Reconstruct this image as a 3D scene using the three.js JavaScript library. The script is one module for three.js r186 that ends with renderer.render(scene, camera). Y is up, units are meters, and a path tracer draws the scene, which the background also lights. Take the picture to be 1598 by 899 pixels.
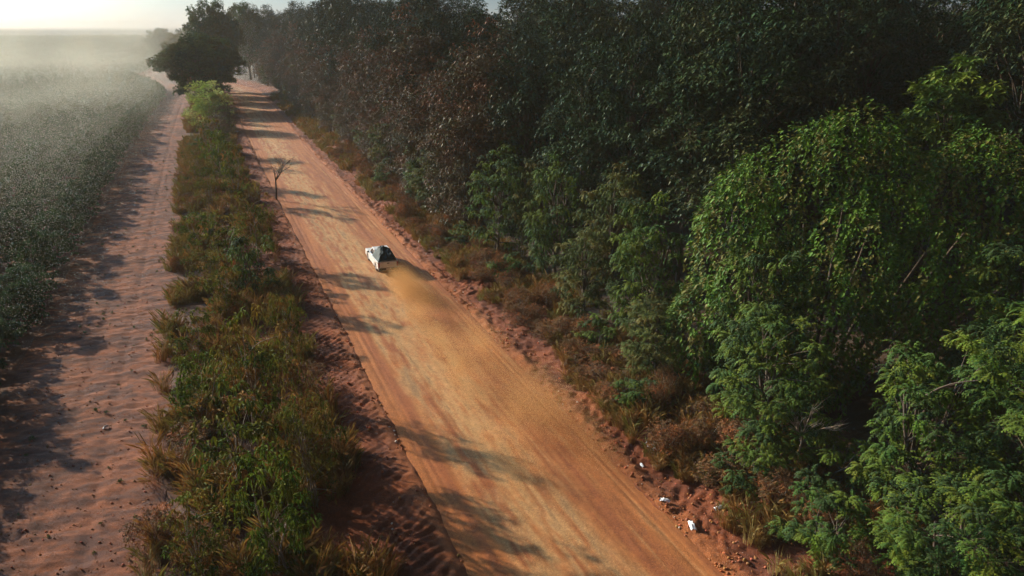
import * as THREE from 'three';
import { Sky } from 'three/addons/objects/Sky.js';
import { mergeGeometries } from 'three/addons/utils/BufferGeometryUtils.js';

// ---------------------------------------------------------------- camera, sky, sun, exposure
const scene = new THREE.Scene();
const camera = new THREE.PerspectiveCamera(43.0, 16 / 9, 0.5, 6000);
camera.position.set(0, 22, 0);
camera.lookAt(0.35928, 22 - 0.33377, -0.8715);
const renderer = new THREE.WebGLRenderer({ antialias: true });
renderer.toneMapping = THREE.LinearToneMapping;
renderer.toneMappingExposure = 1.6;
renderer.shadowMap.enabled = true;
const sunDir = new THREE.Vector3(-0.6 * Math.cos(0.36), Math.sin(0.36), -0.8 * Math.cos(0.36)).normalize();
const sky = new Sky();
sky.name = 'sky';
sky.scale.setScalar(5000);
sky.material.uniforms.sunPosition.value.copy(sunDir);
sky.material.uniforms.turbidity.value = 10;
sky.material.uniforms.rayleigh.value = 1.1;
sky.material.uniforms.mieCoefficient.value = 0.012;
sky.material.uniforms.mieDirectionalG.value = 0.75;
scene.add(sky);
scene.environmentIntensity = 0.1;
const sun = new THREE.DirectionalLight(new THREE.Color(1.0, 0.8, 0.55), 5);
sun.name = 'sun';
sun.position.copy(sunDir).multiplyScalar(300).add(new THREE.Vector3(10, 0, -100));
sun.target.position.set(10, 0, -100);
sun.castShadow = true;
Object.assign(sun.shadow.camera, { left: -220, right: 220, top: 220, bottom: -220, near: 1, far: 900 });
sun.shadow.mapSize.set(4096, 4096);
sun.shadow.radius = 1.4;
scene.add(sun, sun.target);
scene.fog = new THREE.FogExp2(new THREE.Color(0.95, 0.88, 0.76), 0.0002);

// ---------------------------------------------------------------- helpers
let seed = 1;
function rnd() { seed = (seed + 0x6d2b79f5) | 0; let t = Math.imul(seed ^ (seed >>> 15), 1 | seed); t = (t + Math.imul(t ^ (t >>> 7), 61 | t)) ^ t; return ((t ^ (t >>> 14)) >>> 0) / 4294967296; }
const rr = (a, b) => a + (b - a) * rnd();
const pick = (a) => a[Math.floor(rnd() * a.length)];
const { lerp, clamp, smoothstep } = THREE.MathUtils;
function hash(x, y, z) { let h = Math.imul(x, 374761393) ^ Math.imul(y, 668265263) ^ Math.imul(z, 1274126177); h = Math.imul(h ^ (h >>> 13), 1274126177); return ((h ^ (h >>> 16)) >>> 0) / 4294967296; }
function noise(x, y = 0, z = 0) {
  const ix = Math.floor(x), iy = Math.floor(y), iz = Math.floor(z);
  let u = x - ix, v = y - iy, w = z - iz; u = u * u * (3 - 2 * u); v = v * v * (3 - 2 * v); w = w * w * (3 - 2 * w);
  const l = (a, b, t) => a + (b - a) * t, h = (a, b, c) => hash(ix + a, iy + b, iz + c);
  return l(l(l(h(0, 0, 0), h(1, 0, 0), u), l(h(0, 1, 0), h(1, 1, 0), u), v), l(l(h(0, 0, 1), h(1, 0, 1), u), l(h(0, 1, 1), h(1, 1, 1), u), v), w);
}
function fbm(x, y, z = 0, n = 4) { let s = 0, a = 0.5, t = 0; for (let i = 0; i < n; i++) { s += a * noise(x, y, z + i * 7.3); t += a; x = x * 2.03 + 3.1; y = y * 2.03 + 1.7; z *= 2.03; a *= 0.5; } return s / t; }
const names = {};
function numbered(n) { const k = names[n] = (names[n] ?? -1) + 1; return k ? n + '_' + String(k).padStart(3, '0') : n; }
function tag(o, label, category, group, kind) { if (label) o.userData.label = label; if (category) o.userData.category = category; if (group) o.userData.group = group; if (kind) o.userData.kind = kind; return o; }
function mesh(name, geo, mat, parent) { const m = new THREE.Mesh(geo, mat); m.name = name; m.castShadow = m.receiveShadow = true; if (parent) parent.add(m); return m; }
function thing(name, label, category, x, y, z, turn = 0, group) { const g = new THREE.Group(); g.name = numbered(name); g.position.set(x, y, z); g.rotation.y = turn; scene.add(tag(g, label, category, group)); return g; }
function place(proto, name, label, category, x, z, s, turn, group, sy = s, sink = 0.05) {
  const c = proto.clone(); c.name = numbered(name); c.userData = {};
  c.position.set(x, groundY(x, z) - sink, z); c.rotation.y = turn; c.scale.set(s, sy, s); scene.add(tag(c, label, category, group)); return c;
}
function stuff(name, geo, mat, mats, label, category, colors) {
  const m = new THREE.InstancedMesh(geo, mat, mats.length); m.name = name; m.castShadow = m.receiveShadow = true;
  mats.forEach((q, i) => m.setMatrixAt(i, q)); if (colors) colors.forEach((c, i) => m.setColorAt(i, c));
  scene.add(tag(m, label, category, null, 'stuff')); return m;
}
const M4 = (x, y, z, s, turn = 0, tx = 0, tz = 0, sy = s) => new THREE.Matrix4().compose(new THREE.Vector3(x, y, z), new THREE.Quaternion().setFromEuler(new THREE.Euler(tx, turn, tz)), new THREE.Vector3(s, sy, s));
// triangle soup with a colour for each triangle
class Soup {
  constructor() { this.p = []; this.c = []; }
  tri(a, b, c, k) { this.p.push(a[0], a[1], a[2], b[0], b[1], b[2], c[0], c[1], c[2]); for (let i = 0; i < 3; i++) this.c.push(k[0], k[1], k[2]); }
  geo() { const g = new THREE.BufferGeometry(); g.setAttribute('position', new THREE.Float32BufferAttribute(this.p, 3)); g.setAttribute('color', new THREE.Float32BufferAttribute(this.c, 3)); g.computeVertexNormals(); return g; }
}
const vary = (c, d = 0.25, h = 0.12) => { const k = 1 + rr(-d, d); return [c[0] * k * (1 + rr(-h, h)), c[1] * k, c[2] * k * (1 + rr(-h, h))]; };
const mixc = (a, b, t) => [lerp(a[0], b[0], t), lerp(a[1], b[1], t), lerp(a[2], b[2], t)];
// a drooping feathery frond
function frond(S, x, y, z, yaw, el, len, wid, droop, n, col) {
  let px = x, py = y, pz = z, e = el; const st = len / n, cs = Math.cos(yaw), sn = Math.sin(yaw);
  for (let i = 0; i < n; i++) {
    const ce = Math.cos(e), se = Math.sin(e), t = (i + 0.6) / n, w = wid * Math.sin(Math.PI * (0.18 + 0.75 * t)), dx = cs * ce, dy = se, dz = sn * ce;
    const qx = px + dx * st, qy = py + dy * st, qz = pz + dz * st;
    for (const s of [-1, 1]) {
      const tx = (px + qx) / 2 - sn * s * w + dx * w * 0.55, ty = (py + qy) / 2 + dy * w * 0.55 - w * 0.35, tz = (pz + qz) / 2 + cs * s * w + dz * w * 0.55;
      S.tri([px, py, pz], [qx, qy, qz], [tx, ty, tz], col);
    }
    px = qx; py = qy; pz = qz; e -= droop / n;
  }
}
// one folded leaf
function leaf(S, x, y, z, yaw, el, len, wid, col, fold = 0.25) {
  const cs = Math.cos(yaw), sn = Math.sin(yaw), ce = Math.cos(el), se = Math.sin(el), mx = x + cs * ce * len * 0.45, my = y + se * len * 0.45, mz = z + sn * ce * len * 0.45;
  const tip = [x + cs * ce * len, y + se * len - len * 0.12, z + sn * ce * len], b = [x, y, z], f = wid * fold;
  S.tri(b, tip, [mx - sn * wid, my + f, mz + cs * wid], col); S.tri(b, [mx + sn * wid, my + f, mz - cs * wid], tip, col);
}
function limbTo(list, pts, r0, r1, sides = 5) {
  const cv = new THREE.CatmullRomCurve3(pts.map((p) => new THREE.Vector3(...p))), seg = Math.max(3, pts.length * 2), g = new THREE.TubeGeometry(cv, seg, 1, sides, false), P = g.attributes.position, c = new THREE.Vector3();
  for (let i = 0; i <= seg; i++) { cv.getPointAt(i / seg, c); const r = lerp(r0, r1, i / seg); for (let j = 0; j <= sides; j++) { const k = i * (sides + 1) + j; P.setXYZ(k, c.x + (P.getX(k) - c.x) * r, c.y + (P.getY(k) - c.y) * r, c.z + (P.getZ(k) - c.z) * r); } }
  g.deleteAttribute('uv'); list.push(g.toNonIndexed());
}
const leafMat = (name, o = {}) => { const m = new THREE.MeshPhysicalMaterial({ vertexColors: true, side: THREE.DoubleSide, roughness: 0.85, transmission: 0.3, thickness: 0, specularIntensity: 0.25, ...o }); m.name = name; return m; };
const MAT = {
  feather: leafMat('feathery leaves', { roughness: 0.8, transmission: 0.35 }),
  waxy: leafMat('waxy leaves', { roughness: 0.45, transmission: 0.0, specularIntensity: 0.28 }),
  vine: leafMat('vine leaves', { roughness: 0.65, transmission: 0.35 }),
  field: leafMat('crop leaves', { roughness: 0.9, transmission: 0.25, specularIntensity: 0.08 }),
  shrub: leafMat('shrub leaves', { roughness: 0.8, transmission: 0.35, specularIntensity: 0.12 }),
  dry: leafMat('dry leaves', { roughness: 0.9, transmission: 0.25 }),
  bark: new THREE.MeshStandardMaterial({ color: new THREE.Color().setRGB(0.085, 0.058, 0.04), roughness: 0.95 }),
  paleBark: new THREE.MeshStandardMaterial({ color: new THREE.Color().setRGB(0.26, 0.2, 0.15), roughness: 0.95 }),
};

// ---------------------------------------------------------------- ground relief
const ROAD = [8, 18];                                        // the dirt road runs along -z between these x
const bend = (z) => { const t = Math.max(0, -z - 120); return 0.00008 * t * t - 24 * smoothstep(-z, 285, 430); };   // it drifts right, then swings left behind the big tree
function hill(x, z) { const t = Math.max(0, x - 23 - bend(z)); const h = 9.5 * (1 - Math.exp(-t * t / (t + 14) / 38)); return h + 0.9 * smoothstep(t, 0, 4) * (fbm(x * 0.09, z * 0.09, 3) - 0.2); }
// tooth marks that a grader left, slanting out from the road edge
function tines(x, z, s) { const w = fbm(x * 0.5, z * 0.5, 9 + s, 3); const ph = (z * 0.86 + x * 0.6) / 0.52 + w * 2.2; return Math.pow(0.5 + 0.5 * Math.sin(ph * Math.PI * 2), 1.6); }
function groundY(x, z) {
  const u = x - bend(z);
  let y = hill(x, z);
  const lump = (fbm(x * 0.45, z * 0.45, 1) - 0.5) * 0.5, clod = (fbm(x * 2.3, z * 2.3, 5, 3) - 0.5) + 0.35 * (noise(x * 6.5, z * 6.5, 15) - 0.5);
  const dl = ROAD[0] - u, dr = u - ROAD[1];
  if (dl > -0.6 && u > -4.2) {                                  // strip between track and road
    const patch = smoothstep(fbm(x * 0.12, z * 0.12, 21, 2), 0.4, 0.6) * 0.55 + 0.45;
    let v = lump * (0.6 + 0.4 * smoothstep(u, -4.2, -2)) * smoothstep(dl, 0.5, 3) + clod * 0.2;
    v += 0.3 * Math.exp(-Math.pow((dl - 0.5 - 0.5 * (noise(z * 0.3, 7) - 0.5)) / 0.45, 2)) * Math.max(0, fbm(x * 0.8, z * 0.5, 4, 3) - 0.28) + 0.04;
    v += 0.13 * tines(x, z, 0) * patch * smoothstep(dl, 0.3, 0.9) * (1 - smoothstep(dl, 2.6, 4.2));
    v += 0.15 * smoothstep(dl, 3, 7) * smoothstep(u, -4.2, -2);
    const e = dl + 0.5 * (fbm(x * 0.6, z * 0.35, 25, 3) - 0.5);
    y += v * smoothstep(e, -0.3, 0.5) - 0.22 * (1 - smoothstep(e, -0.45, 0.25));
  } else if (dr > -0.6) {                                     // right verge and bank
    let v = lump * smoothstep(dr, 0.8, 3) + clod * 0.3;
    v += 0.3 * Math.exp(-Math.pow((dr - 0.6 - 0.5 * (noise(z * 0.3, 9) - 0.5)) / 0.4, 2)) * Math.max(0, fbm(x * 0.8, z * 0.6, 14, 3) - 0.2) + 0.04;
    v += 0.09 * tines(x, z * 0.9, 3) * smoothstep(fbm(x * 0.15, z * 0.12, 31, 2), 0.38, 0.62) * smoothstep(dr, 0.7, 1.2) * (1 - smoothstep(dr, 3, 5));
    v += 0.5 * smoothstep(dr, 1.5, 5);
    v -= 1.1 * Math.exp(-((x - 21.9) ** 2 + (z + 56.6) ** 2) / 0.7);     // a hollow in the bank
    const e = dr + 0.5 * (fbm(x * 0.6, z * 0.35, 27, 3) - 0.5);
    y += v * smoothstep(e, -0.3, 0.5) - 0.22 * (1 - smoothstep(e, -0.45, 0.25));
  } else if (u > ROAD[0] && u < ROAD[1]) y -= 0.25;
  else if (u > -14.2 && u < -4.2) y += (lump * 0.6 + clod * 0.12) * (1 - smoothstep(u, -14.2, -13.6) * (1 - smoothstep(u, -4.8, -4.2))) - 0.4 * smoothstep(u, -14, -12.8) * (1 - smoothstep(u, -5.6, -4.4));
  else y += lump * 0.6 + clod * 0.12;
  return y;
}
function roadY(u, z) {
  const e = Math.min(u - ROAD[0], ROAD[1] - u);
  let y = 0.05 * smoothstep(e, 0, 3) + 0.03 * (fbm(u * 1.1, z * 0.07, 2, 3) - 0.5) * 2 + 0.035 * (fbm(u * 4.2, z * 0.35, 6, 2) - 0.5);
  y += 0.028 * (fbm(u * 2.5, z * 2.5, 8, 3) - 0.5) * smoothstep(e, 0.2, 2.2);
  for (const [c, w, d] of [[0.55, 0.12, 0.035], [0.95, 0.1, 0.02], [9.15, 0.13, 0.04], [9.5, 0.1, 0.03]]) y -= d * Math.exp(-Math.pow((u - ROAD[0] - c - 0.12 * (noise(z * 0.06, c) - 0.5)) / w, 2));
  return y - 0.12 * (1 - smoothstep(e, -0.45, 0.05));
}
function trackY(u, z) { return 0.02 + 0.1 * (fbm(u * 0.5, z * 0.5, 41, 3) - 0.5) + 0.2 * (fbm(u * 0.9, z * 2.2, 44, 4) - 0.5) + 0.05 * (fbm(u * 4, z * 5, 47, 2) - 0.5) - 0.07 * Math.exp(-Math.pow((u + 7.4) / 0.3, 2)) - 0.06 * Math.exp(-Math.pow((u + 9.4) / 0.3, 2)); }
function steps(list) { const out = [list[0][0]]; for (let i = 0; i + 1 < list.length; i++) { const [a, d0] = list[i], [b, d1] = list[i + 1]; let p = a; const dir = Math.sign(b - a); while (true) { const t = (p - a) / (b - a), d = lerp(d0, d1, t); p += dir * d; if ((b - p) * dir < d * 0.4) break; out.push(p); } out.push(b); } return out; }
function sheet(xs, zs, yf, cf, follow, tile) {
  const nx = xs.length, nz = zs.length, p = new Float32Array(nx * nz * 3), c = new Float32Array(nx * nz * 3), uv = new Float32Array(nx * nz * 2), ix = new Uint32Array((nx - 1) * (nz - 1) * 6);
  let k = 0;
  for (let j = 0; j < nz; j++) for (let i = 0; i < nx; i++, k++) {
    const z = zs[j], x = xs[i] + (follow ? bend(z) : 0), y = yf(follow ? xs[i] : x, z), q = cf(follow ? xs[i] : x, z);
    p[k * 3] = x; p[k * 3 + 1] = y; p[k * 3 + 2] = z; c[k * 3] = q[0]; c[k * 3 + 1] = q[1]; c[k * 3 + 2] = q[2]; uv[k * 2] = x / tile; uv[k * 2 + 1] = -z / tile;
  }
  k = 0;
  for (let j = 0; j < nz - 1; j++) for (let i = 0; i < nx - 1; i++) { const a = j * nx + i, b = a + 1, d = a + nx, e = d + 1; ix.set([a, b, d, b, e, d], k); k += 6; }
  const g = new THREE.BufferGeometry(); g.setAttribute('position', new THREE.BufferAttribute(p, 3)); g.setAttribute('color', new THREE.BufferAttribute(c, 3)); g.setAttribute('uv', new THREE.BufferAttribute(uv, 2)); g.setIndex(new THREE.BufferAttribute(ix, 1)); g.computeVertexNormals();
  return g;
}
// tiling soil grain: colour mottling and height
function soilTexture(n, seedZ, speck) {
  const col = new Uint8Array(n * n * 4), bmp = new Uint8Array(n * n * 4);
  const wrapN = (x, y, f, z) => { const u = x * f, v = y * f, a = noise(u, v, z), b = noise(u - f, v, z), c = noise(u, v - f, z), d = noise(u - f, v - f, z); return lerp(lerp(a, b, x), lerp(c, d, x), y); };
  for (let j = 0; j < n; j++) for (let i = 0; i < n; i++) {
    const x = i / n, y = j / n, k = (j * n + i) * 4;
    const a = wrapN(x, y, 9, seedZ), b = wrapN(x, y, 40, seedZ + 3), c = wrapN(x, y, 150, seedZ + 6), g = hash(i, j, seedZ);
    const s = c * 0.5 + b * 0.3 + a * 0.2, peb = c > 0.74 ? 1 : 0;
    const v = clamp(0.8 + (s - 0.5) * 0.55 + (g - 0.5) * 0.1 + peb * speck, 0, 1);
    col[k] = 255 * Math.min(1, v); col[k + 1] = 255 * Math.min(1, v * (0.98 + peb * 0.05)); col[k + 2] = 255 * Math.min(1, v * (0.95 + peb * 0.12)); col[k + 3] = 255;
    bmp[k] = bmp[k + 1] = bmp[k + 2] = 255 * clamp(s * 0.7 + peb * 0.3 + (g - 0.5) * 0.1, 0, 1); bmp[k + 3] = 255;
  }
  const mk = (d, srgb) => { const t = new THREE.DataTexture(d, n, n); t.wrapS = t.wrapT = THREE.RepeatWrapping; t.magFilter = THREE.LinearFilter; t.minFilter = THREE.LinearMipmapLinearFilter; t.generateMipmaps = true; if (srgb) t.colorSpace = THREE.SRGBColorSpace; t.needsUpdate = true; return t; };
  return [mk(col, true), mk(bmp, false)];
}
const [soilC, soilB] = soilTexture(768, 2, 0.12), [roadC, roadB] = soilTexture(768, 17, 0.2);
const soilMat = (name, c, b, h) => { const m = new THREE.MeshStandardMaterial({ vertexColors: true, map: c, bumpMap: b, bumpScale: h, roughness: 0.95 }); m.name = name; return m; };

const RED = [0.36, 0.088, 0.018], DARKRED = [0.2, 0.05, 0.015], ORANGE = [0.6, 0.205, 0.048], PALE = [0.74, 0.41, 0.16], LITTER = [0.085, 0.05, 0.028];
function groundColor(x, z) {
  const u = x - bend(z), a = fbm(x * 0.6, z * 0.6, 51), b = fbm(x * 0.12, z * 0.12, 55, 3), c = fbm(x * 3, z * 3, 57, 2);
  let q = mixc(DARKRED, RED, smoothstep(a * 0.7 + b * 0.3, 0.3, 0.65));
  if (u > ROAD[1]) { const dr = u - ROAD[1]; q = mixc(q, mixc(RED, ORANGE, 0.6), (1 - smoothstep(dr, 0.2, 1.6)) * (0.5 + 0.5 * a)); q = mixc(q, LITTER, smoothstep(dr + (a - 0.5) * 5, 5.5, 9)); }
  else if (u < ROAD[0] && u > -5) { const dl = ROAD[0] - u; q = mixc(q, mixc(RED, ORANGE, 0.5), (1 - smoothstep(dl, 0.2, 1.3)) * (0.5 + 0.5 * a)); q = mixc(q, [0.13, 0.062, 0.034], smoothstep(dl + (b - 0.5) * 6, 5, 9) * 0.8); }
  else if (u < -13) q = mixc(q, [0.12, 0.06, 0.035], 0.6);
  const k = 0.82 + 0.36 * c; return [q[0] * k, q[1] * k, q[2] * k];
}
function roadColor(u, z) {
  const v = u - ROAD[0], s1 = fbm(v * 1.6, z * 0.06, 61, 3), s2 = fbm(v * 5, z * 0.25, 64, 3), m = fbm(v * 0.9, z * 0.16, 67), f = fbm(v * 3.4, z * 0.7, 69, 4), g = noise(v * 9, z * 7, 3);
  const band = smoothstep(v + (m - 0.5) * 1.3, 1.5, 2.1) * (1 - smoothstep(v + (m - 0.5) * 3, 5.2, 7.6));       // the graded, paler and stonier middle
  let q = mixc([0.45, 0.135, 0.034], ORANGE, smoothstep(s1 * 0.5 + s2 * 0.5, 0.3, 0.62));
  q = mixc(q, PALE, band * smoothstep(f * 0.5 + s1 * 0.35 + s2 * 0.15, 0.34, 0.62));
  q = mixc(q, [0.3, 0.17, 0.08], band * smoothstep(f * 0.6 + s2 * 0.4, 0.55, 0.72) * 0.7);
  q = mixc(q, PALE, smoothstep(s2, 0.62, 0.8) * 0.45 * smoothstep(v, 1.4, 3));
  const k = 0.86 + 0.28 * g; return [q[0] * k, q[1] * k, q[2] * k];
}
function trackColor(u, z) {
  const a = fbm(u * 0.7, z * 1.6, 71), b = fbm(u * 0.2, z * 0.15, 74, 3), c = fbm(u * 2.5, z * 5, 76, 3);
  let q = mixc([0.14, 0.04, 0.017], [0.42, 0.125, 0.038], smoothstep(a * 0.45 + c * 0.35 + b * 0.2, 0.36, 0.64));
  const k = 0.8 + 0.4 * noise(u * 6, z * 9, 5); return [q[0] * k, q[1] * k, q[2] * k];
}
const zFar = steps([[-14, 0.14], [-80, 0.16], [-160, 0.4], [-330, 1.2], [-700, 12], [-3200, 160]]);
const zGround = [...steps([[400, 60], [20, 10], [-14, 0.7]]).slice(0, -1), ...zFar];
const xGround = steps([[-2200, 200], [-60, 8], [-14, 0.8], [-6, 0.3], [1.5, 0.16], [3, 0.1], [8.7, 0.1], [9.4, 1], [16.8, 0.6], [17.3, 0.11], [23, 0.12], [30, 0.5], [80, 2.4], [180, 12], [2200, 220]]);
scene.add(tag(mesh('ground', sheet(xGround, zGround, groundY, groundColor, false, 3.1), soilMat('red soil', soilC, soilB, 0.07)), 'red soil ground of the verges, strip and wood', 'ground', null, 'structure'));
scene.add(tag(mesh('dirt_road', sheet(steps([[7.5, 0.1], [18.5, 0.1]]), zFar.filter((z) => z > -600), roadY, roadColor, true, 2.7), soilMat('road dirt', roadC, roadB, 0.03)), 'wide orange dirt road with paler stony middle', 'road', null, 'structure'));
scene.add(tag(mesh('farm_track', sheet(steps([[-14, 0.16], [-4.2, 0.16]]), zFar.filter((z) => z > -600), trackY, trackColor, true, 2.3), soilMat('track dirt', soilC, soilB, 0.08)), 'rough red farm track beside the green crop', 'track', null, 'structure'));
console.log('ground done');

// ---------------------------------------------------------------- plants
// crown: clumps through an uneven envelope; each clump a tuft of leaves. Returns {foliage, centers}
function clumpsIn(n, rx, ry, rz, cy, lob, flat = 0.45) {
  const out = [], s0 = rnd() * 50; let guard = 0;
  while (out.length < n && guard++ < n * 60) {
    const a = rr(0, Math.PI * 2), v = rr(-flat, 1), h = Math.sqrt(Math.max(0, 1 - v * v)), q = Math.pow(rnd(), 0.28);
    const f = q * (1 - lob + 2 * lob * fbm(Math.cos(a) * 1.6 + s0, v * 1.6, Math.sin(a) * 1.6 + s0, 2)) * 1.02;
    const p = [Math.cos(a) * h * rx * f, cy + v * ry * f, Math.sin(a) * h * rz * f];
    if (out.every((o) => (o[0] - p[0]) ** 2 + (o[1] - p[1]) ** 2 + (o[2] - p[2]) ** 2 > (rx * 0.15) ** 2)) out.push(p);
  }
  return out;
}
function trunkGeo(h, r, centers, share, lean = 0.4, stems = 1, sides = 6) {
  const list = [];
  for (let s = 0; s < stems; s++) {
    const bx = stems > 1 ? rr(-0.3, 0.3) : 0, bz = stems > 1 ? rr(-0.3, 0.3) : 0, lx = rr(-lean, lean) * (stems > 1 ? 2 : 1), lz = rr(-lean, lean) * (stems > 1 ? 2 : 1);
    limbTo(list, [[bx, -0.3, bz], [bx + lx * 0.3, h * 0.35, bz + lz * 0.2], [bx + lx * 0.7, h * 0.7, bz + lz * 0.8], [bx + lx, h, bz + lz]], r, r * 0.35, sides);
    centers.forEach((c, i) => { if (i % stems === s && rnd() < share) { const t = clamp((c[1] / h) * rr(0.45, 0.8), 0.2, 0.95), sx = bx + lx * t, sz = bz + lz * t, sy = h * t; limbTo(list, [[sx, sy, sz], [lerp(sx, c[0], 0.4), lerp(sy, c[1], 0.55), lerp(sz, c[2], 0.4)], [c[0], c[1] - 0.1, c[2]]], r * 0.3, r * 0.06, 4); } });
  }
  return mergeGeometries(list);
}
function featherCrown(centers, rc, nf, len, wid, cols) {
  const S = new Soup();
  for (const c of centers) {
    const base = vary(pick(cols), 0.18, 0.1), R = rc * rr(0.7, 1.25);
    for (let i = 0; i < nf; i++) {
      const a = rr(0, 6.283), up = rr(-0.2, 1), h = Math.sqrt(1 - up * up), q = R * Math.pow(rnd(), 0.6) * 0.5;
      frond(S, c[0] + Math.cos(a) * h * q, c[1] + up * q * 0.7, c[2] + Math.sin(a) * h * q, a + rr(-0.7, 0.7), rr(-0.1, 0.7), len * rr(0.65, 1.2), wid * rr(0.8, 1.2), rr(1.1, 2.1), 5, vary(base, 0.22, 0.12));
    }
  }
  return S.geo();
}
function leafCrown(centers, rc, nf, len, wid, cols, k = 3, droop = [-0.9, 0.35], spread = 0.75) {
  const S = new Soup();
  for (const c of centers) {
    const base = vary(pick(cols), 0.2, 0.12), R = rc * rr(0.7, 1.25);
    for (let i = 0; i < nf; i++) {
      const a = rr(0, 6.283), up = rr(-0.5, 1), h = Math.sqrt(1 - up * up), q = R * Math.pow(rnd(), 0.45), col = vary(base, 0.25, 0.15);
      for (let j = 0; j < k; j++) leaf(S, c[0] + Math.cos(a) * h * q, c[1] + up * q * spread, c[2] + Math.sin(a) * h * q, a + (j - (k - 1) / 2) * 1.1 + rr(-0.4, 0.4), rr(...droop), len * rr(0.7, 1.25), wid * rr(0.8, 1.2), col);
    }
  }
  return S.geo();
}
function treeProto(name, trunk, crown, bark, leaves, crownName = 'crown', trunkName = 'trunk') { const g = new THREE.Group(); g.name = name; mesh(trunkName, trunk, bark, g); mesh(crownName, crown, leaves, g); return g; }

// feathery roadside trees, about 8 m tall, crown 6 m across
seed = 11;
const GREENS = [[0.075, 0.125, 0.01], [0.05, 0.1, 0.013], [0.105, 0.145, 0.01], [0.036, 0.07, 0.012]], OLIVES = [[0.1, 0.115, 0.016], [0.08, 0.1, 0.018], [0.13, 0.11, 0.02], [0.055, 0.08, 0.016]];
const feather = [0, 1, 2, 3].map((i) => { const cs = [...clumpsIn(88, 3.0, 3.4, 3.0, 4.7, 0.42, 0.85), ...clumpsIn(20, 2.6, 1.4, 2.6, 1.7, 0.3, 0.5)]; return treeProto('feathery_tree', trunkGeo(5.8, 0.16, cs, 0.5, 0.7, 3), featherCrown(cs, 0.75, 22, 0.72, 0.14, i === 3 ? OLIVES : GREENS), MAT.bark, MAT.feather); });
// low leafy bush, 3 m
const featherBush = [0, 1].map(() => { const cs = clumpsIn(34, 1.7, 1.7, 1.7, 1.35, 0.35, 0.75); return treeProto('feathery_bush', trunkGeo(2.1, 0.07, cs, 0.6, 0.6, 3, 5), featherCrown(cs, 0.6, 20, 0.55, 0.12, GREENS), MAT.bark, MAT.feather, 'foliage', 'stems'); });
// tall dark trees of the wood, about 17 m
const DARKS = [[0.035, 0.066, 0.02], [0.045, 0.068, 0.02], [0.028, 0.056, 0.022], [0.06, 0.068, 0.022]], DUSTY = [[0.15, 0.085, 0.036], [0.12, 0.085, 0.032], [0.09, 0.08, 0.03], [0.18, 0.085, 0.036]], TOPS = [[0.14, 0.2, 0.02], [0.11, 0.17, 0.02]];
const woodTree = [0, 1, 2, 3].map((i) => { const cs = clumpsIn(90, 3.6, 6.2, 3.6, 10.5, 0.4, 0.95); return treeProto('forest_tree', trunkGeo(14, 0.22, cs, 0.4, 0.5), leafCrown(cs, 1.15, 46, 0.32, 0.08, DARKS, 3), MAT.bark, MAT.waxy); });
const dustyTree = [0, 1].map(() => { const cs = [...clumpsIn(80, 3.4, 5.2, 3.4, 7.4, 0.4, 0.98), ...clumpsIn(20, 2.8, 1.8, 2.8, 2, 0.3, 0.6)]; return treeProto('dusty_tree', trunkGeo(10.5, 0.18, cs, 0.45, 0.5, 2), leafCrown(cs, 1.1, 44, 0.27, 0.065, DUSTY, 3), MAT.bark, MAT.waxy); });
const brightTree = (() => { const cs = clumpsIn(40, 2.4, 3.4, 2.4, 12.4, 0.4, 0.6); return treeProto('bright_topped_tree', trunkGeo(13.5, 0.2, cs, 0.5, 0.4), leafCrown(cs, 0.9, 26, 0.55, 0.13, TOPS, 4), MAT.bark, MAT.vine); })();
// crop bushes
const CROP = [[0.045, 0.095, 0.03], [0.038, 0.08, 0.03], [0.055, 0.1, 0.03]];
const cropBush = [0, 1, 2].map(() => { const cs = clumpsIn(60, 1.85, 1.9, 1.85, 1.5, 0.2, 0.75); return treeProto('crop_bush', trunkGeo(1.8, 0.06, cs, 0.25, 0.3, 2, 5), leafCrown(cs, 0.42, 34, 0.2, 0.055, CROP, 3), MAT.bark, MAT.field, 'foliage', 'stems'); });
const farBush = (() => { const cs = clumpsIn(32, 1.85, 1.9, 1.85, 1.4, 0.2, 0.6); return leafCrown(cs, 0.5, 20, 0.4, 0.13, CROP, 2); })();
// strip shrubs
const STRIP = [[0.14, 0.14, 0.016], [0.11, 0.12, 0.018], [0.19, 0.14, 0.025], [0.24, 0.12, 0.03], [0.09, 0.115, 0.016]], BROWN = [[0.24, 0.1, 0.04], [0.19, 0.095, 0.04], [0.3, 0.12, 0.04], [0.14, 0.075, 0.035]];
const stripShrub = [[STRIP, 12, 0.26, 0.055, 46], [STRIP, 7, 0.36, 0.085, 34], [[[0.17, 0.14, 0.026], [0.14, 0.13, 0.022], [0.24, 0.14, 0.035], [0.1, 0.115, 0.018]], 17, 0.22, 0.042, 46], [[[0.1, 0.14, 0.014], [0.08, 0.12, 0.015], [0.13, 0.15, 0.018]], 14, 0.3, 0.07, 30]].map(([cols, nf, l, w, n]) => { const cs = [...clumpsIn(n, 1.8, 1.8, 1.8, 2.1, 0.5, 0.7), ...clumpsIn(12, 1.7, 0.7, 1.7, 0.7, 0.3, 0.5)]; return treeProto('leafy_shrub', trunkGeo(2.8, 0.06, cs, 0.7, 0.6, 4, 5), leafCrown(cs, 0.5, nf, l, w, cols, 3, [-1.1, 0.3]), MAT.paleBark, MAT.shrub, 'foliage', 'stems'); });
const dryShrub = [0, 1].map(() => { const cs = clumpsIn(44, 1.3, 1.1, 1.3, 0.85, 0.45, 0.7); return treeProto('dry_shrub', trunkGeo(1.4, 0.035, cs, 0.9, 0.6, 4, 4), leafCrown(cs, 0.45, 16, 0.2, 0.035, BROWN, 3, [-0.9, 0.7]), MAT.paleBark, MAT.dry, 'foliage', 'stems'); });
console.log('protos done');

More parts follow.
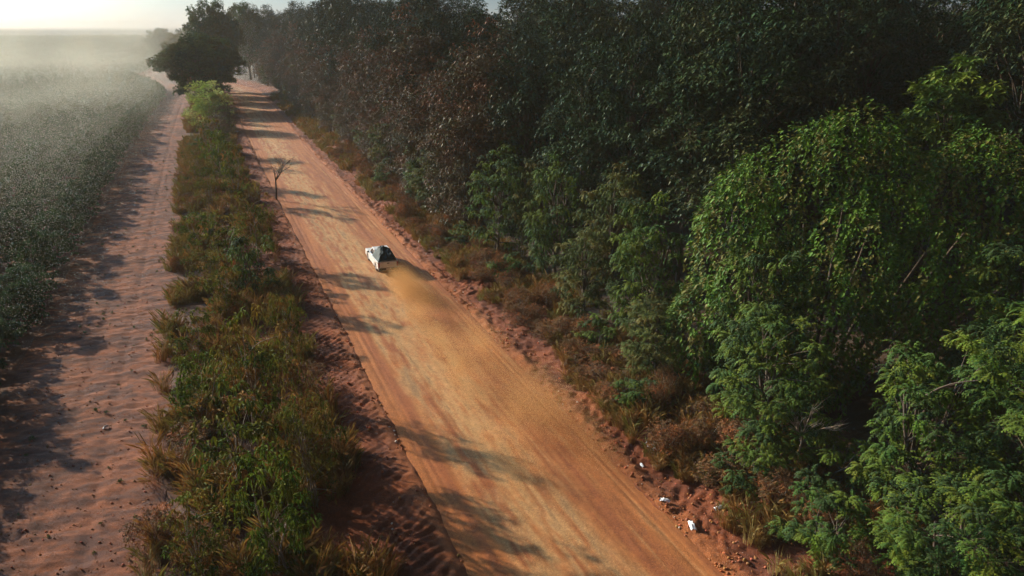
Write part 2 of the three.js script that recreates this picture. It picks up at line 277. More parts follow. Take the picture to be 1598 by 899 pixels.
// ---- the crop on the far side of the track: rows of round bushes
seed = 21;
const cropSpots = [];
for (let row = 0; row < 10; row++) for (let z = -22; z > -420; z -= 4.6) {
  const x = -16 - row * 5.0 + rr(-0.4, 0.4), zz = z + rr(-0.6, 0.6);
  const edge = -zz * 0.205 + 11; if (-x > edge + 12 || -x > 16 + 5.0 * 10) continue;
  cropSpots.push([x + bend(zz), zz, Math.hypot(x, zz)]);
}
cropSpots.sort((a, b) => a[2] - b[2]);
cropSpots.slice(0, 300).forEach(([x, z], i) => { const row = x - bend(z) > -18 ? 'crop row edging the red track' : x - bend(z) > -23 ? 'second crop row from the red track' : 'crop rows deeper in the field'; place(cropBush[i % 3], 'crop_bush', 'rounded blue-green bush in the ' + row, 'bush', x, z, rr(0.95, 1.22), rr(0, 6.28), 'bushes of the ' + row, rr(0.85, 1.4)); });
const far = cropSpots.slice(300).map(([x, z]) => M4(x, groundY(x, z) - 0.1, z, rr(0.95, 1.2), rr(0, 6.28), 0, 0, rr(0.9, 1.3)));
for (let z = -60; z > -2600;) {                                    // on to the skyline
  const d = -z, sc = 1 + Math.max(0, d - 260) / 420, left = -(d * 0.205 + 28);
  for (let x = -16 - (d < 420 ? 50 : 0); x > left; x -= 5 * sc * rr(0.9, 1.1)) far.push(M4(x + rr(-0.5, 0.5) + bend(Math.max(z, -500)), -0.1, z + rr(-0.7, 0.7) * sc, sc * rr(0.95, 1.25), rr(0, 6.28), 0, 0, Math.pow(sc, 0.35) * rr(0.9, 1.15)));
  z -= 4.6 * sc;
}
stuff('crop_foliage', farBush, MAT.field, far, 'far mass of green crop stretching to the skyline', 'crop');
console.log('crop', cropSpots.length, far.length);

// ---- the wood on the right
seed = 31;
const wood = [];
for (let z = -4; z > -400; z -= 6) for (let k = 0; k < 8; k++) {
  const x0 = 31.5 + k * 6.6 + (Math.abs(Math.round(z / 6)) % 2) * 3, x = x0 + rr(-1.6, 1.6) + bend(z), zz = z + rr(-1.6, 1.6);
  if (zz > -41 && x < 47) continue;                                  // room for the creeper mound
  if (-zz > 60 && k > 6 || -zz > 120 && k > 3 || -zz > 230 && k > 2) continue;
  wood.push([x, zz]);
}
wood.forEach(([x, z], i) => {
  const s = rr(0.95, 1.3), u = x - bend(z);
  const zone = z > -52 ? (x < 46 ? ['behind the creeper mound', 'a'] : ['deep behind the creeper mound near the top right', 'b']) : z > -100 ? (u < 44 ? ['behind the green thicket opposite the pickup', 'c'] : ['deep in the wood along the top of the picture', 'd']) : z > -200 ? ['behind the dusty edge trees beyond the pickup', 'e'] : ['on the skyline of the wood near the vanishing road', 'f'];
  place(woodTree[i % 4], 'forest_tree', 'tall dark-leaved tree of the wood ' + zone[0], 'tree', x, z, s, rr(0, 6.28), 'dark wood trees ' + zone[0], s * rr(0.95, 1.2) * (z < -160 ? 1.18 : 1));
});
console.log('wood', wood.length);
// dusty brown-green trees along the wood's edge, from the pickup onward
seed = 33;
const edgeTrees = [];
for (let z = -76; z > -330; z -= 4.6) { edgeTrees.push([25.5 + rr(-1, 1.2) + bend(z), z + rr(-1, 1), rr(0.75, 1.0)]); edgeTrees.push([29.5 + rr(-1, 1.2) + bend(z), z + rr(-1, 1), rr(1.2, 1.6)]); }
edgeTrees.forEach(([x, z, s], i) => { const w = (i % 2 ? 'taller second row of dusty trees' : 'front row of brownish dusty trees') + (z > -150 ? ' just beyond the pickup' : z > -230 ? ' midway up the road' : ' where the road vanishes'); place(i % 5 === 4 ? feather[3] : dustyTree[(i >> 1) % 2], 'dusty_tree', 'tree in the ' + w, 'tree', x, z, s, rr(0, 6.28), w, s * rr(0.9, 1.2)); });
place(brightTree, 'bright_topped_tree', 'tree with a lit yellow-green top standing out from the dark wood', 'tree', 44, -33, 1, 0.4, null, 1.02);
[[34, -110, 'yellow-green topped tree among dark crowns behind the dusty edge trees'], [33, -160, 'small light-green topped tree far along the wood'], [52, -74, 'pale green tree top in the middle of the dark wood']].forEach(([x, z, l], i) => place(brightTree, 'bright_topped_tree', l, 'tree', x, z, 1 + i * 0.05, i * 2 + 1, null, 1.15));
// trees of the roadside thicket, near to far: [kind, x, z, scale, height scale, label]
const thicket = [
  [feather[0], 24.2, -14.6, 0.8, 0.7, 'bright feathery bush tree at the lower right corner of the picture'],
  [feather[1], 27.2, -18.8, 0.95, 1.15, 'feathery tree with yellowish seed pods beside the creeper mound'],
  [feather[2], 31.5, -16.6, 1.0, 1.1, 'feathery tree with bare twigs at the right edge of the picture'],
  [feather[1], 36.5, -20.5, 1.1, 1.25, 'green feathery tree at the right edge level with the mound top'],
  [feather[0], 28.6, -14.2, 0.9, 0.95, 'feathery tree in the lower right between corner bush and pod tree'],
  [feather[2], 25.4, -26.4, 0.9, 0.98, 'feathery tree overhanging the litter on the bank'],
  [feather[0], 27.6, -30.2, 0.85, 1.25, 'feathery tree in the shadow at the foot of the creeper mound'],
  [feather[3], 24.8, -36.0, 0.72, 0.72, 'light green feathery tree leaning over the bank before the mound'],
  [feather[1], 26.4, -39.8, 0.85, 1.3, 'rounded bright green tree just beyond the creeper mound'],
  [feather[3], 25.2, -46.6, 0.78, 1.0, 'olive feathery tree beyond the rounded bright tree'],
  [feather[0], 27.2, -56.0, 0.9, 1.35, 'green bushy tree behind the dark hollow in the bank'],
  [feather[2], 25.2, -65.0, 0.9, 1.25, 'tall green thicket tree on the bank opposite the pickup'],
  [feather[3], 28.2, -61.0, 0.9, 1.2, 'olive tree standing behind the tall thicket tree'],
  [feather[1], 24.4, -88.0, 0.7, 0.8, 'green tree on the bank just ahead of the pickup'],
  [feather[0], 25.6, -94.0, 0.75, 0.9, 'second green tree ahead of the pickup, in front of dusty trees'],
  [feather[3], 29.5, -50.0, 0.95, 1.4, 'olive tree rising between the rounded tree and the dark wood'],
  [feather[2], 29.8, -71.5, 0.9, 1.3, 'feathery tree between the thicket and the dusty trees'],
];
seed = 35;
thicket.forEach(([p, x, z, s, sy, l]) => place(p, 'thicket_tree', l, 'tree', x, z, s, rr(0, 6.28), 'trees of the roadside thicket', sy));
[[22.6, -104, 0.6, 'small green bush at the road edge where the verge narrows'], [23, -24.5, 0.75, 'low green bush above the litter near the corner bush'], [22.4, -19.0, 0.8, 'low feathery bush on the bank at the bottom of the picture'], [25.8, -22.6, 0.8, 'feathery bush in front of the dark gap under the trees'], [21.7, -33.4, 0.5, 'small bush on the bank where grader marks end'], [23.4, -41.5, 0.65, 'bushy sapling on the bank beside red dry shrubs'], [23.6, -58.5, 0.6, 'low bush beside the dark hollow in the bank'], [23.2, -71, 0.6, 'low bush on the bank across from the pickup']]
  .forEach(([x, z, s, l], i) => place(featherBush[i % 2], 'feathery_bush', l, 'bush', x, z, s * 1.35, rr(0, 6.28), 'bushes on the bank', s * 1.3));

// ---- the creeper-covered mound
seed = 41;
{
  const g = thing('creeper_mound', 'large tree mound smothered in bright green hanging creepers', 'tree', 31.5, groundY(31.5, -30) - 0.1, -30);
  const lobes = [[-2.6, 8.5, -3.4, 3.2, 5.2], [0.4, 10.6, -2.2, 3.4, 5.0], [2.8, 10.9, 0.4, 3.2, 4.6], [4.8, 9.6, 2.6, 2.8, 4.4], [-3.4, 5.6, -1.2, 2.6, 4.6], [0.2, 7.6, 1.6, 2.8, 4.4], [-1.6, 4.0, 2.2, 2.6, 3.8], [3.2, 6.4, 4.4, 2.6, 4.6], [-4.4, 3.2, -4.2, 2.4, 3.4], [6.2, 7, -1, 3, 5], [6.4, 5, 4.6, 2.4, 4.4], [6.6, 11, 3.4, 3, 4.4], [8.2, 9, 6, 2.6, 4.2], [1.6, 12.2, -0.6, 2.8, 4.2]];
  const S = new Soup(), cols = [[0.1, 0.19, 0.014], [0.08, 0.165, 0.014], [0.13, 0.2, 0.018], [0.06, 0.12, 0.014], [0.17, 0.16, 0.035]];
  const inside = (p, skip) => lobes.some((l, i) => i !== skip && ((p[0] - l[0]) / l[3]) ** 2 + ((p[1] - l[1]) / l[4]) ** 2 + ((p[2] - l[2]) / l[3]) ** 2 < 0.72);
  lobes.forEach((l, li) => {
    for (let i = 0; i < 3800; i++) {
      const a = rr(0, 6.283), v = rr(-0.75, 1), h = Math.sqrt(1 - v * v), b = fbm(Math.cos(a) * 2.4 + li * 5, v * 2.4, Math.sin(a) * 2.4, 3), gap = fbm(Math.cos(a) * 3.4 + li * 9, v * 1.6 + 7, Math.sin(a) * 3.4, 2);
      if (gap < 0.36) continue;
      const f = 0.62 + 0.72 * b - 0.22 * rnd() * rnd(), p = [l[0] + Math.cos(a) * h * l[3] * f, l[1] + v * l[4] * f, l[2] + Math.sin(a) * h * l[3] * f];
      if (p[1] < 0.2 || inside(p, li)) continue;
      const col = vary(cols[Math.floor(fbm(p[0] * 0.8, p[1] * 0.5, p[2] * 0.8 + 40, 2) * 12) % 5], 0.25, 0.12);
      leaf(S, p[0], p[1], p[2], a + rr(-0.9, 0.9), rr(-1.2, 0.2) + v * 0.5, rr(0.2, 0.36), rr(0.07, 0.12), col);
      if (rnd() < 0.06) { let y = p[1]; const n = 4 + Math.floor(rnd() * 9), ox = Math.cos(a) * 0.15, oz = Math.sin(a) * 0.15; for (let k = 0; k < n; k++) { y -= 0.13; leaf(S, p[0] + ox + rr(-0.08, 0.08), y, p[2] + oz + rr(-0.08, 0.08), rr(0, 6.28), rr(-1.3, -0.3), rr(0.2, 0.32), 0.08, col); } }
    }
  });
  mesh('creeper_leaves', S.geo(), MAT.vine, g);
  const list = []; for (const l of lobes) limbTo(list, [[l[0] * 0.3, -0.3, l[2] * 0.3], [l[0] * 0.6, l[1] * 0.4, l[2] * 0.6], [l[0], l[1] * 0.9, l[2]]], 0.16, 0.06, 6);
  mesh('trunk', mergeGeometries(list), MAT.bark, g);
}
console.log('mound done');

// ---- leafless saplings
function bareTree(h, r, spread, seedN, n1 = 4) {
  seed = seedN; const list = [];
  const grow = (p, d, len, rad, lvl) => {
    const m = [p[0] + d[0] * len * 0.5 + rr(-0.04, 0.04) * len, p[1] + d[1] * len * 0.5, p[2] + d[2] * len * 0.5 + rr(-0.04, 0.04) * len], e = [p[0] + d[0] * len, p[1] + d[1] * len, p[2] + d[2] * len];
    limbTo(list, [p, m, e], rad, rad * 0.6, lvl > 1 ? 3 : 5);
    if (lvl < 4) for (let i = 0; i < (lvl ? 3 : n1); i++) { const a = rr(0, 6.28), t = spread * rr(0.6, 1.2); const q = [d[0] + Math.cos(a) * t, d[1] + rr(-0.1, 0.15), d[2] + Math.sin(a) * t], L = Math.hypot(...q); grow(lvl && i ? m : e, q.map((v) => v / L), len * rr(0.55, 0.85), rad * 0.55, lvl + 1); }
  };
  grow([0, -0.15, 0], [0.08, 0.99, 0.06], h * 0.32, r, 0);
  return mergeGeometries(list);
}
{
  const t = thing('bare_tree', 'small leafless tree on the left edge of the road', 'tree', 7.6, groundY(7.6, -103), -103); mesh('trunk', bareTree(8.6, 0.16, 0.85, 5), MAT.bark, t);
  const b = bareTree(5.5, 0.09, 0.5, 8), c = bareTree(6, 0.07, 0.34, 9, 5);
  [[31.2, -14.2, 2.4, 'leafless pale branches poking out at the right edge of the picture'], [25.6, -24.2, 1, 'bare brown stem in the dark gap under the feathery trees']].forEach(([x, z, s, l]) => { const o = thing('bare_sapling', l, 'sapling', x, groundY(x, z), z, rr(0, 6)); o.scale.setScalar(s); mesh('stems', b, MAT.paleBark, o); });
  for (let i = 0; i < 9; i++) { const x = 54 + rr(-5, 5), z = -42 + rr(-6, 6), o = thing('bare_sapling', 'thin leafless pale stem in the dark wood near the top right', 'sapling', x, groundY(x, z), z, rr(0, 6), 'leafless stems in the wood'); o.scale.set(1.6, rr(2.4, 3.1), 1.6); mesh('stems', c, MAT.paleBark, o); }
}

// ---- the strip between track and road
seed = 51;
[[-2.4, -27.5, 1.0, 1.0, 'leafy shrub at the bottom of the picture nearest the red track'], [0.6, -26.0, 1.1, 1.15, 'yellow-green shrub at the bottom of the strip'], [2.6, -31.5, 0.9, 1.0, 'dark shrub in the strip nearest the grader marks'], [-0.6, -33.0, 1.05, 1.2, 'shrub with dry brown leaves in the near middle of the strip'], [0.7, -38.2, 1.2, 1.35, 'tall leafy shrub whose shadow falls on the near road'], [-2.3, -41.5, 1.0, 1.1, 'yellowish shrub leaning over the red track'], [2.9, -43.6, 0.95, 1.25, 'slim shrub with light tips behind the tall leafy one'], [-2.6, -50.5, 0.8, 0.95, 'small shrub in the gap of the strip'], [-0.4, -59, 1.0, 1.15, 'shrub across from the dust plume'], [1.8, -63.5, 1.15, 1.25, 'broad shrub level with the pickup'], [-1.6, -66.5, 1.0, 1.1, 'green shrub beside the track level with the pickup'], [-0.2, -72.5, 1.2, 1.2, 'large bright green shrub just beyond the pickup level'], [3.2, -74.5, 1.1, 1.15, 'shrub on the road side of the large bright one'], [-2, -79, 1, 1.05, 'shrub on the track side past the large bright one'], [-0.6, -98, 1.1, 1.1, 'shrub in the strip before the leafless tree'], [2.6, -104, 1.2, 1.1, 'shrub in the strip beside the leafless tree'], [-1.4, -110, 1.25, 1.15, 'green shrub on the track side beside the leafless tree'], [1.2, -118, 1.35, 1.2, 'spreading shrub beyond the leafless tree'], [-2.2, -126, 1.2, 1.2, 'shrub on the track side beyond the leafless tree'], [0.5, -138, 1.3, 1.25, 'shrub halfway to the big strip tree'], [-1.8, -150, 1.0, 0.8, 'low shrub on the track side before the pale bush'], [2.6, -158, 1.0, 0.7, 'low shrub in the strip right before the pale bush']]
  .forEach(([x, z, s, sy, l], i) => place(i % 11 === 9 ? featherBush[i % 2] : stripShrub[(i * 3) % 4], 'leafy_shrub', l, 'shrub', x + bend(z), z, s * rr(0.7, 0.98), rr(0, 6.28), 'shrubs of the strip', sy * (x > 0 ? 1.55 : 1.1) * rr(0.9, 1.15)));
[[2.2, -146, 0.62], [4.6, -181, 0.55]].forEach(([x, z, s], i) => place(dustyTree[i % 2], 'strip_tree', ['small dusty tree in the strip past the leafless tree', 'dusty tree right of the pale bush'][i], 'tree', x + bend(z), z, s * 1.2, i * 1.7, 'small trees of the strip', s));
for (let i = 0; i < 34; i++) { const z = -200 - i * 5, x = rr(-2.5, 4) + bend(z); place(i % 3 ? stripShrub[i % 2] : dustyTree[1], 'leafy_shrub', 'hazy shrub of the strip near the big strip tree', 'shrub', x, z, rr(1.2, 1.7) * (i % 3 ? 1 : 0.45), rr(0, 6.28), 'far shrubs of the strip', rr(1.2, 1.6) * (i % 3 ? 1 : 0.5)); }
{ // the big tree at the far end of the strip and the pale bush before it
  seed = 57; const cs = [...clumpsIn(120, 11.5, 6.4, 9, 12, 0.34, 0.75), ...clumpsIn(20, 7, 3, 6, 6, 0.3, 0.5)];
  const p = treeProto('big_tree', trunkGeo(13, 0.5, cs, 0.35, 1.2, 2, 7), leafCrown(cs, 2.0, 105, 0.6, 0.17, DARKS.map((c) => [c[0] * 1.35, c[1] * 1.3, c[2]]), 3), MAT.bark, MAT.field);
  place(p, 'big_tree', 'big round-crowned tree at the far end of the strip', 'tree', 0.5, -232, 1, 0.4, null, 1.05);
  place(p, 'big_tree', 'taller dark tree behind the big strip tree', 'tree', 7, -306, 0.95, 2.4, null, 1.62);
  place(p, 'big_tree', 'dark tree on the right of the road where it vanishes', 'tree', 21, -352, 0.9, 4.4, null, 1.6);
  place(p, 'big_tree', 'dark tree half hidden behind the big strip tree, shading the road', 'tree', 4, -260, 0.7, 1.4, null, 0.85);
  place(p, 'big_tree', 'dark tree behind the half hidden one, at the road bend', 'tree', 5, -284, 0.75, 3.4, null, 1.0);
  [[-4, -470], [10, -520], [28, -500], [-22, -640]].forEach(([x, z], i) => place(p, 'big_tree', 'faint tree in the haze on the skyline above the strip', 'tree', x, z, 1, i, 'hazy skyline trees', 1.15));
  const bs = clumpsIn(60, 4.6, 4.4, 4, 3.4, 0.35, 0.6);
  place(treeProto('pale_bush', trunkGeo(4.5, 0.1, bs, 0.5, 1, 4, 5), leafCrown(bs, 1.1, 46, 0.5, 0.09, [[0.38, 0.38, 0.12], [0.26, 0.32, 0.07]], 3, [0, 1.1]), MAT.paleBark, leafMat('pale leaves', { transmission: 0.5 }), 'foliage', 'stems'), 'pale_bush', 'pale yellow-green bush just before the big strip tree', 'bush', 0.8, -186, 1.15, 0, null, 1.3);
}
// dry red-brown shrubs along the right bank and in the strip
seed = 59;
for (let i = 0; i < 90; i++) { const z = -17 - i * 1.35 + rr(-0.7, 0.7), x = (rnd() < 0.3 ? rr(20.6, 22) : rr(21.8, 24.6)) + bend(z); place(dryShrub[i % 2], 'dry_shrub', 'low rust-brown dry shrub on the right bank under the thicket', 'shrub', x, z, rr(0.5, 1.1), rr(0, 6.28), 'dry shrubs on the right bank', rr(0.5, 1.15)); }
for (let i = 0; i < 44; i++) { const z = -24 - i * 2.6 + rr(-0.9, 0.9), x = rr(-4.6, 4.0) + bend(z); place(dryShrub[i % 2], 'dry_shrub', 'rust-brown dry shrub in the strip between track and road', 'shrub', x, z, rr(0.5, 1.05), rr(0, 6.28), 'dry shrubs of the strip', rr(0.5, 1.0)); }
// grass, undergrowth and clods: nobody could count them
seed = 61;
{
  const S = new Soup(); for (let i = 0; i < 46; i++) { const a = rr(0, 6.28), r = rr(0, 0.28), l = rr(0.35, 0.95), x = Math.cos(a) * r, z = Math.sin(a) * r, b = rr(0.15, 0.6), c = vary([0.24, 0.16, 0.05], 0.35, 0.2), w = 0.012; S.tri([x - w, 0, z + w], [x + w, 0, z - w], [x + Math.cos(a) * b * l * 0.5, l * 0.7, z + Math.sin(a) * b * l * 0.5], c); S.tri([x, l * 0.45, z], [x + Math.cos(a) * b * l * 0.5, l * 0.7, z + Math.sin(a) * b * l * 0.5], [x + Math.cos(a) * b * l + 0.02, l * 0.82, z + Math.sin(a) * b * l], c); }
  const q = [], cols = [];
  const add = (x, z, s) => { q.push(M4(x, groundY(x, z) - 0.04, z, s, rr(0, 6.28), rr(-0.15, 0.15), rr(-0.15, 0.15), s * rr(0.8, 1.6))); const g = rnd(); cols.push(new THREE.Color().setRGB(lerp(1.2, 0.6, g), lerp(0.8, 0.8, g), lerp(0.75, 0.55, g))); };
  for (let i = 0; i < 7000; i++) { const z = -20 - Math.pow(rnd(), 1.4) * 240, x = rr(-5, 5.2) + bend(z); if (fbm(x * 0.4, z * 0.4, 81, 2) > 0.49) add(x, z, rr(0.6, 1.9)); }
  for (let i = 0; i < 6000; i++) { const z = -12 - Math.pow(rnd(), 1.3) * 260, x = rr(19.8, 27) + bend(z); if (fbm(x * 0.4, z * 0.4, 83, 2) > 0.42) add(x, z, rr(0.5, 1.3)); }
  stuff('grass', S.geo(), MAT.dry, q, 'dry grass and weeds on the strip and the bank', 'grass', cols);
  // clods and stones
  const g = new THREE.IcosahedronGeometry(0.5, 1), P = g.attributes.position; for (let i = 0; i < P.count; i++) { const k = 0.7 + 0.6 * noise(P.getX(i) * 3 + 9, P.getY(i) * 3 + 9, P.getZ(i) * 3 + 9); P.setXYZ(i, P.getX(i) * k, P.getY(i) * k * 0.8, P.getZ(i) * k); } g.computeVertexNormals();
  const cq = [], cc = [];
  for (let i = 0; i < 16000; i++) {
    const z = -14 - Math.pow(rnd(), 1.5) * 150, left = rnd() < 0.45, d = Math.pow(rnd(), 1.7) * 4.5, u = left ? ROAD[0] - 0.05 - d : ROAD[1] + 0.05 + d, s = 0.025 + Math.pow(rnd(), 5) * 0.15; if (fbm(u * 0.7, z * 0.5, 87, 2) < 0.42) continue;
    const x = u + bend(z); cq.push(M4(x, groundY(x, z) + s * 0.15, z, s, rr(0, 6.28), rr(0, 6.28), 0)); const pale = rnd() < 0.05; cc.push(pale ? new THREE.Color().setRGB(0.6, 0.5, 0.4) : new THREE.Color().setRGB(rr(0.3, 0.5), rr(0.1, 0.17), rr(0.035, 0.06)));
  }
  for (let i = 0; i < 5000; i++) { const z = -26 - Math.pow(rnd(), 1.4) * 100, u = rr(-13.4, -4.6), s = 0.02 + Math.pow(rnd(), 4) * 0.1; cq.push(M4(u + bend(z), trackY(u, z) + s * 0.1, z, s, rr(0, 6.28), rr(0, 6.28), 0)); cc.push(new THREE.Color().setRGB(rr(0.18, 0.42), rr(0.06, 0.14), rr(0.025, 0.05))); }
  stuff('soil_clods', g, new THREE.MeshStandardMaterial({ roughness: 0.95 }), cq, 'loose red clods and stones along the road edges and track', 'clods', cc);
  // weeds on the track
  const tq = []; for (let i = 0; i < 90; i++) { const z = -28 - rnd() * 120, u = rr(-12, -5), s = rr(0.25, 0.6); tq.push(M4(u + bend(z), trackY(u, z), z, s, rr(0, 6.28))); }
  const W = new Soup(); for (let i = 0; i < 30; i++) leaf(W, rr(-0.2, 0.2), rr(0, 0.25), rr(-0.2, 0.2), rr(0, 6.28), rr(-0.2, 0.8), rr(0.2, 0.4), 0.06, vary([0.07, 0.1, 0.03], 0.3));
  stuff('weeds', W.geo(), MAT.field, tq, 'small green weeds dotted over the red track', 'weeds');
}
console.log('strip done');

// ---------------------------------------------------------------- the pickup
{
  const x0 = 14.35, z0 = -68.6, g = thing('pickup_truck', 'white pickup with a dark tarpaulin over its load, driving away', 'pickup', x0, 0.045, z0); g.scale.setScalar(1.15);
  const white = new THREE.MeshPhysicalMaterial({ color: new THREE.Color().setRGB(0.74, 0.72, 0.68), roughness: 0.35, clearcoat: 0.6, clearcoatRoughness: 0.15 });
  const dark = new THREE.MeshStandardMaterial({ color: new THREE.Color().setRGB(0.03, 0.03, 0.032), roughness: 0.7 }), rubber = new THREE.MeshStandardMaterial({ color: new THREE.Color().setRGB(0.06, 0.045, 0.035), roughness: 0.95 });
  const glass = new THREE.MeshStandardMaterial({ color: new THREE.Color().setRGB(0.02, 0.025, 0.03), roughness: 0.08, metalness: 0.1 }), red = new THREE.MeshStandardMaterial({ color: new THREE.Color().setRGB(0.35, 0.02, 0.015), roughness: 0.3 }), steel = new THREE.MeshStandardMaterial({ color: new THREE.Color().setRGB(0.35, 0.35, 0.35), roughness: 0.45, metalness: 0.8 });
  const extr = (pts, w, holes, bev = 0.03) => { const s = new THREE.Shape(); pts(s); const e = new THREE.ExtrudeGeometry(s, { depth: w - 2 * bev, bevelEnabled: bev > 0, bevelSize: bev, bevelThickness: bev, bevelSegments: 2, curveSegments: 12 }); e.rotateY(-Math.PI / 2); e.translate((w - 2 * bev) / 2, 0, 0); return e; };   // shape x becomes z (front is -z), shape y is up
  const side = (s) => { s.moveTo(-2.5, 0.42); s.lineTo(-2.05, 0.36); s.absarc(-1.6, 0.38, 0.42, Math.PI, 0, true); s.lineTo(1.05, 0.36); s.absarc(1.5, 0.38, 0.42, Math.PI, 0, true); s.lineTo(2.5, 0.42); s.lineTo(2.5, 1.02); s.lineTo(0.52, 1.02); s.lineTo(-0.98, 1.0); s.lineTo(-2.35, 0.9); s.quadraticCurveTo(-2.52, 0.86, -2.52, 0.6); s.closePath(); };
  mesh('body', extr(side, 1.7), white, g);
  // cab: tapered block
  const cabG = new THREE.BoxGeometry(1, 1, 1, 1, 1, 1), CP = cabG.attributes.position;
  for (let i = 0; i < CP.count; i++) { const t = CP.getY(i) > 0, f = CP.getZ(i) < 0, w = t ? 0.62 : 0.79; CP.setXYZ(i, Math.sign(CP.getX(i)) * w, t ? 1.56 : 0.98, f ? (t ? -0.42 : -1.05) : (t ? 0.46 : 0.56)); } cabG.computeVertexNormals();
  const cab = mesh('cab', cabG, white, g);
  const quad = (a, b, c, d) => { const q = new THREE.BufferGeometry(); q.setAttribute('position', new THREE.Float32BufferAttribute([...a, ...b, ...c, ...a, ...c, ...d], 3)); q.computeVertexNormals(); return q; };
  mesh('rear_window', quad([-0.66, 1.1, 0.555], [0.66, 1.1, 0.555], [0.55, 1.47, 0.49], [-0.55, 1.47, 0.49]), glass, cab);
  mesh('windscreen', quad([0.7, 1.06, -0.98], [-0.7, 1.06, -0.98], [-0.55, 1.5, -0.5], [0.55, 1.5, -0.5]), glass, cab);
  for (const s of [-1, 1]) { mesh('side_window', quad([s * 0.775, 1.06, -0.82], [s * 0.775, 1.06, 0.42], [s * 0.655, 1.47, 0.36], [s * 0.655, 1.47, -0.42]), glass, cab); const mr = new THREE.BoxGeometry(0.16, 0.14, 0.08); mr.translate(s * 0.93, 1.08, -0.78); mesh('mirror', mr, dark, g); }
  for (const sx of [-1, 1]) for (const wz of [-1.6, 1.5]) {
    const ty = new THREE.TorusGeometry(0.25, 0.1, 8, 20); ty.rotateY(Math.PI / 2); const w = new THREE.Group(); w.name = 'wheel'; w.position.set(sx * 0.74, 0.35, wz); g.add(w); mesh('tyre', ty, rubber, w);
    const rim = new THREE.CylinderGeometry(0.19, 0.17, 0.16, 14); rim.rotateZ(Math.PI / 2); mesh('rim', rim, steel, w);
  }
  const box = (w, h, d, x, y, z) => { const b = new THREE.BoxGeometry(w, h, d); b.translate(x, y, z); return b; };
  const tg = mesh('tailgate', box(1.4, 0.5, 0.05, 0, 0.76, 2.545), white, g); mesh('handle', box(0.2, 0.06, 0.03, 0, 0.9, 2.585), dark, tg);
  mesh('rear_bumper', box(1.6, 0.16, 0.16, 0, 0.42, 2.6), dark, g); mesh('licence_plate', box(0.42, 0.12, 0.02, 0, 0.46, 2.69), new THREE.MeshStandardMaterial({ color: new THREE.Color().setRGB(0.6, 0.6, 0.58), roughness: 0.6 }), g);
  for (const s of [-1, 1]) mesh('tail_light', box(0.12, 0.4, 0.05, s * 0.77, 0.78, 2.545), red, g);
  mesh('front_bumper', box(1.66, 0.22, 0.14, 0, 0.46, -2.56), dark, g); for (const s of [-1, 1]) mesh('headlight', box(0.3, 0.16, 0.04, s * 0.62, 0.72, -2.545), steel, g);
  // tarpaulin drawn over a lumpy load
  seed = 71; const n = 34, tp = [], ti = [];
  for (let j = 0; j <= n; j++) for (let i = 0; i <= n; i++) {
    const u = i / n * 2 - 1, v = j / n, rim = Math.pow(Math.max(Math.abs(u), Math.abs(v * 2 - 1)), 5), dome = Math.sqrt(Math.max(0, 1 - Math.pow(Math.abs(u), 2.6))) * (0.55 + 0.45 * Math.sin(Math.PI * Math.min(1, v * 0.86 + 0.2)));
    const fold = (fbm(u * 2.2, v * 3, 91, 3) - 0.5) * 0.5 + Math.abs(fbm(u * 4 + v * 2, v * 5 - u * 2, 93, 2) - 0.5) * -0.3;
    tp.push(u * (0.83 + 0.03 * rim), 1.0 + 0.86 * dome * (1 - rim * 0.6) + fold * (1 - rim) - 0.06 * rim + 0.02, 0.3 + v * 2.24);
  }
  for (let j = 0; j < n; j++) for (let i = 0; i < n; i++) { const a = j * (n + 1) + i; ti.push(a, a + n + 1, a + 1, a + 1, a + n + 1, a + n + 2); }
  const tgo = new THREE.BufferGeometry(); tgo.setAttribute('position', new THREE.Float32BufferAttribute(tp, 3)); tgo.setIndex(ti); tgo.computeVertexNormals();
  mesh('tarpaulin', tgo, new THREE.MeshPhysicalMaterial({ color: new THREE.Color().setRGB(0.022, 0.034, 0.03), roughness: 0.7, specularIntensity: 0.45, side: THREE.DoubleSide }), g);
}
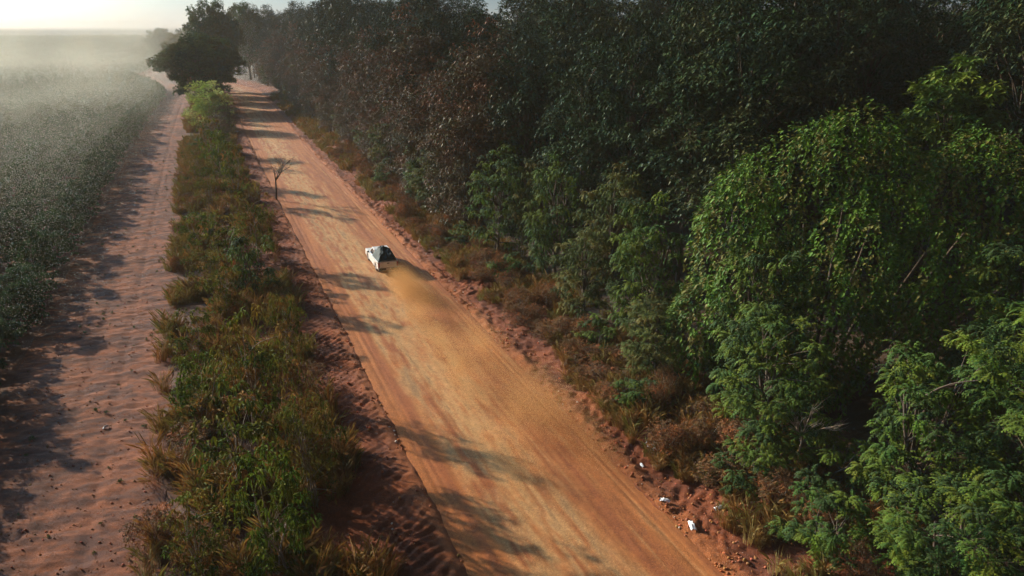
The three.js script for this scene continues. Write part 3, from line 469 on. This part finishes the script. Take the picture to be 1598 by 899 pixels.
// ---------------------------------------------------------------- litter
{
  seed = 73; const paper = new THREE.MeshStandardMaterial({ color: new THREE.Color().setRGB(0.78, 0.76, 0.74), roughness: 0.6, side: THREE.DoubleSide });
  [[20.5, -29.6, 0.75, 'long white plastic strip on the bank above the litter row'], [22.3, -27.7, 0.5, 'white crumpled bag just under the thicket'], [20.5, -23.6, 0.45, 'small white wrapper on the red bank'], [18.6, -23.1, 0.55, 'pale crumpled bag at the road edge nearest the bottom'], [18.5, -25.2, 0.4, 'white scrap at the road edge beside the stones'], [19.93, -74.7, 0.6, 'small white upright bag on the bank ahead of the pickup'], [19.2, -28.4, 0.3, 'tiny white scrap in the verge between bank and road'], [-7.66, -43.9, 0.3, 'tiny white scrap lying on the red track']].forEach(([x, z, s, l], i) => {
    const n = 9, p = [], ix = []; for (let j = 0; j <= n; j++) for (let k = 0; k <= n; k++) { const u = k / n - 0.5, v = j / n - 0.5, f = fbm(u * 6 + i * 3, v * 6, i, 3); p.push(u * s * (i === 5 ? 0.4 : 1.2) + (f - 0.5) * 0.2 * s, 0.02 + f * s * (i === 5 ? 1.3 : 0.6) * (1 - 2.2 * (u * u + v * v)), v * s * 0.5 + (fbm(v * 6, u * 6, i + 4, 2) - 0.5) * 0.2 * s); }
    for (let j = 0; j < n; j++) for (let k = 0; k < n; k++) { const a = j * (n + 1) + k; ix.push(a, a + n + 1, a + 1, a + 1, a + n + 1, a + n + 2); }
    const g = new THREE.BufferGeometry(); g.setAttribute('position', new THREE.Float32BufferAttribute(p, 3)); g.setIndex(ix); g.computeVertexNormals();
    const m = mesh(numbered('litter'), g, paper); m.position.set(x, x < 0 ? trackY(x, z) + 0.02 : groundY(x, z) + 0.02, z); m.rotation.y = rr(0, 6.28); scene.add(tag(m, l, 'litter', 'litter by the road'));
  });
}
// ---------------------------------------------------------------- airborne dust: real floating flecks
{
  seed = 81;
  const fleckCloud = (n, size) => { const S = new Soup(); for (let i = 0; i < n; i++) { let p; do p = [rr(-1, 1), rr(-1, 1), rr(-1, 1)]; while (Math.hypot(...p) > 1); const r = Math.hypot(...p), k = 0.35 + 0.65 * r, q = () => [p[0] * k + rr(-size, size), p[1] * k + rr(-size, size), p[2] * k + rr(-size, size)]; S.tri(q(), q(), q(), [1, 1, 1]); } return S.geo(); };
  const dustMat = new THREE.MeshPhysicalMaterial({ specularIntensity: 0, color: new THREE.Color().setRGB(0.72, 0.42, 0.17), roughness: 1, transmission: 0.5, thickness: 0, side: THREE.DoubleSide }), paleDust = new THREE.MeshPhysicalMaterial({ specularIntensity: 0, color: new THREE.Color().setRGB(0.85, 0.8, 0.66), roughness: 1, transmission: 0.6, thickness: 0, side: THREE.DoubleSide });
  const a = fleckCloud(500, 0.012), q = [];
  for (let i = 0; i < 3000; i++) { const t = Math.pow(rnd(), 0.95), z = -63.6 + t * 35, w = 0.7 + t * 2.6, x = 14.5 + t * 0.6 + rr(-1, 1) * w, y = 0.25 + Math.pow(rnd(), 1.5) * (0.8 + t * 2.2); if (fbm(x * 0.4, z * 0.3, 95 + y * 0.3, 3) < 0.4 + t * 0.04) continue; q.push(M4(x, y, z, rr(0.6, 1.3), rr(0, 6.28), rr(0, 6.28))); }
  stuff('dust_plume', a, dustMat, q, 'ochre dust thrown up behind the pickup', 'dust');
  const b = fleckCloud(640, 0.0042), h = [];
  for (let i = 0; i < 17000; i++) {
    const t = rnd(), z = -45 - Math.pow(t, 0.72) * 480, wide = -z * 0.21 + 4, x = (i % 6 ? -9 - Math.pow(rnd(), 0.8) * wide : rr(-9, 24)) + bend(Math.max(z, -300)) * 0.5, y = 1 + Math.pow(rnd(), 1.3) * (9 + -z * 0.05), dens = fbm(x * 0.035, z * 0.02, 97 + y * 0.04, 3);
    if (i % 6 === 0 && z > -240 || rnd() > smoothstep(-z, 40, 250) + 0.2) continue;
    if (dens < 0.42) continue; h.push(M4(x, y, z, rr(2.5, 5) * (1 + -z / 400), rr(0, 6.28), rr(0, 6.28)));
  }
  stuff('dust_haze', b, paleDust, h, 'pale sunlit dust hanging over the crop and track', 'dust');
  console.log('dust', q.length, h.length);
}
renderer.render(scene, camera);
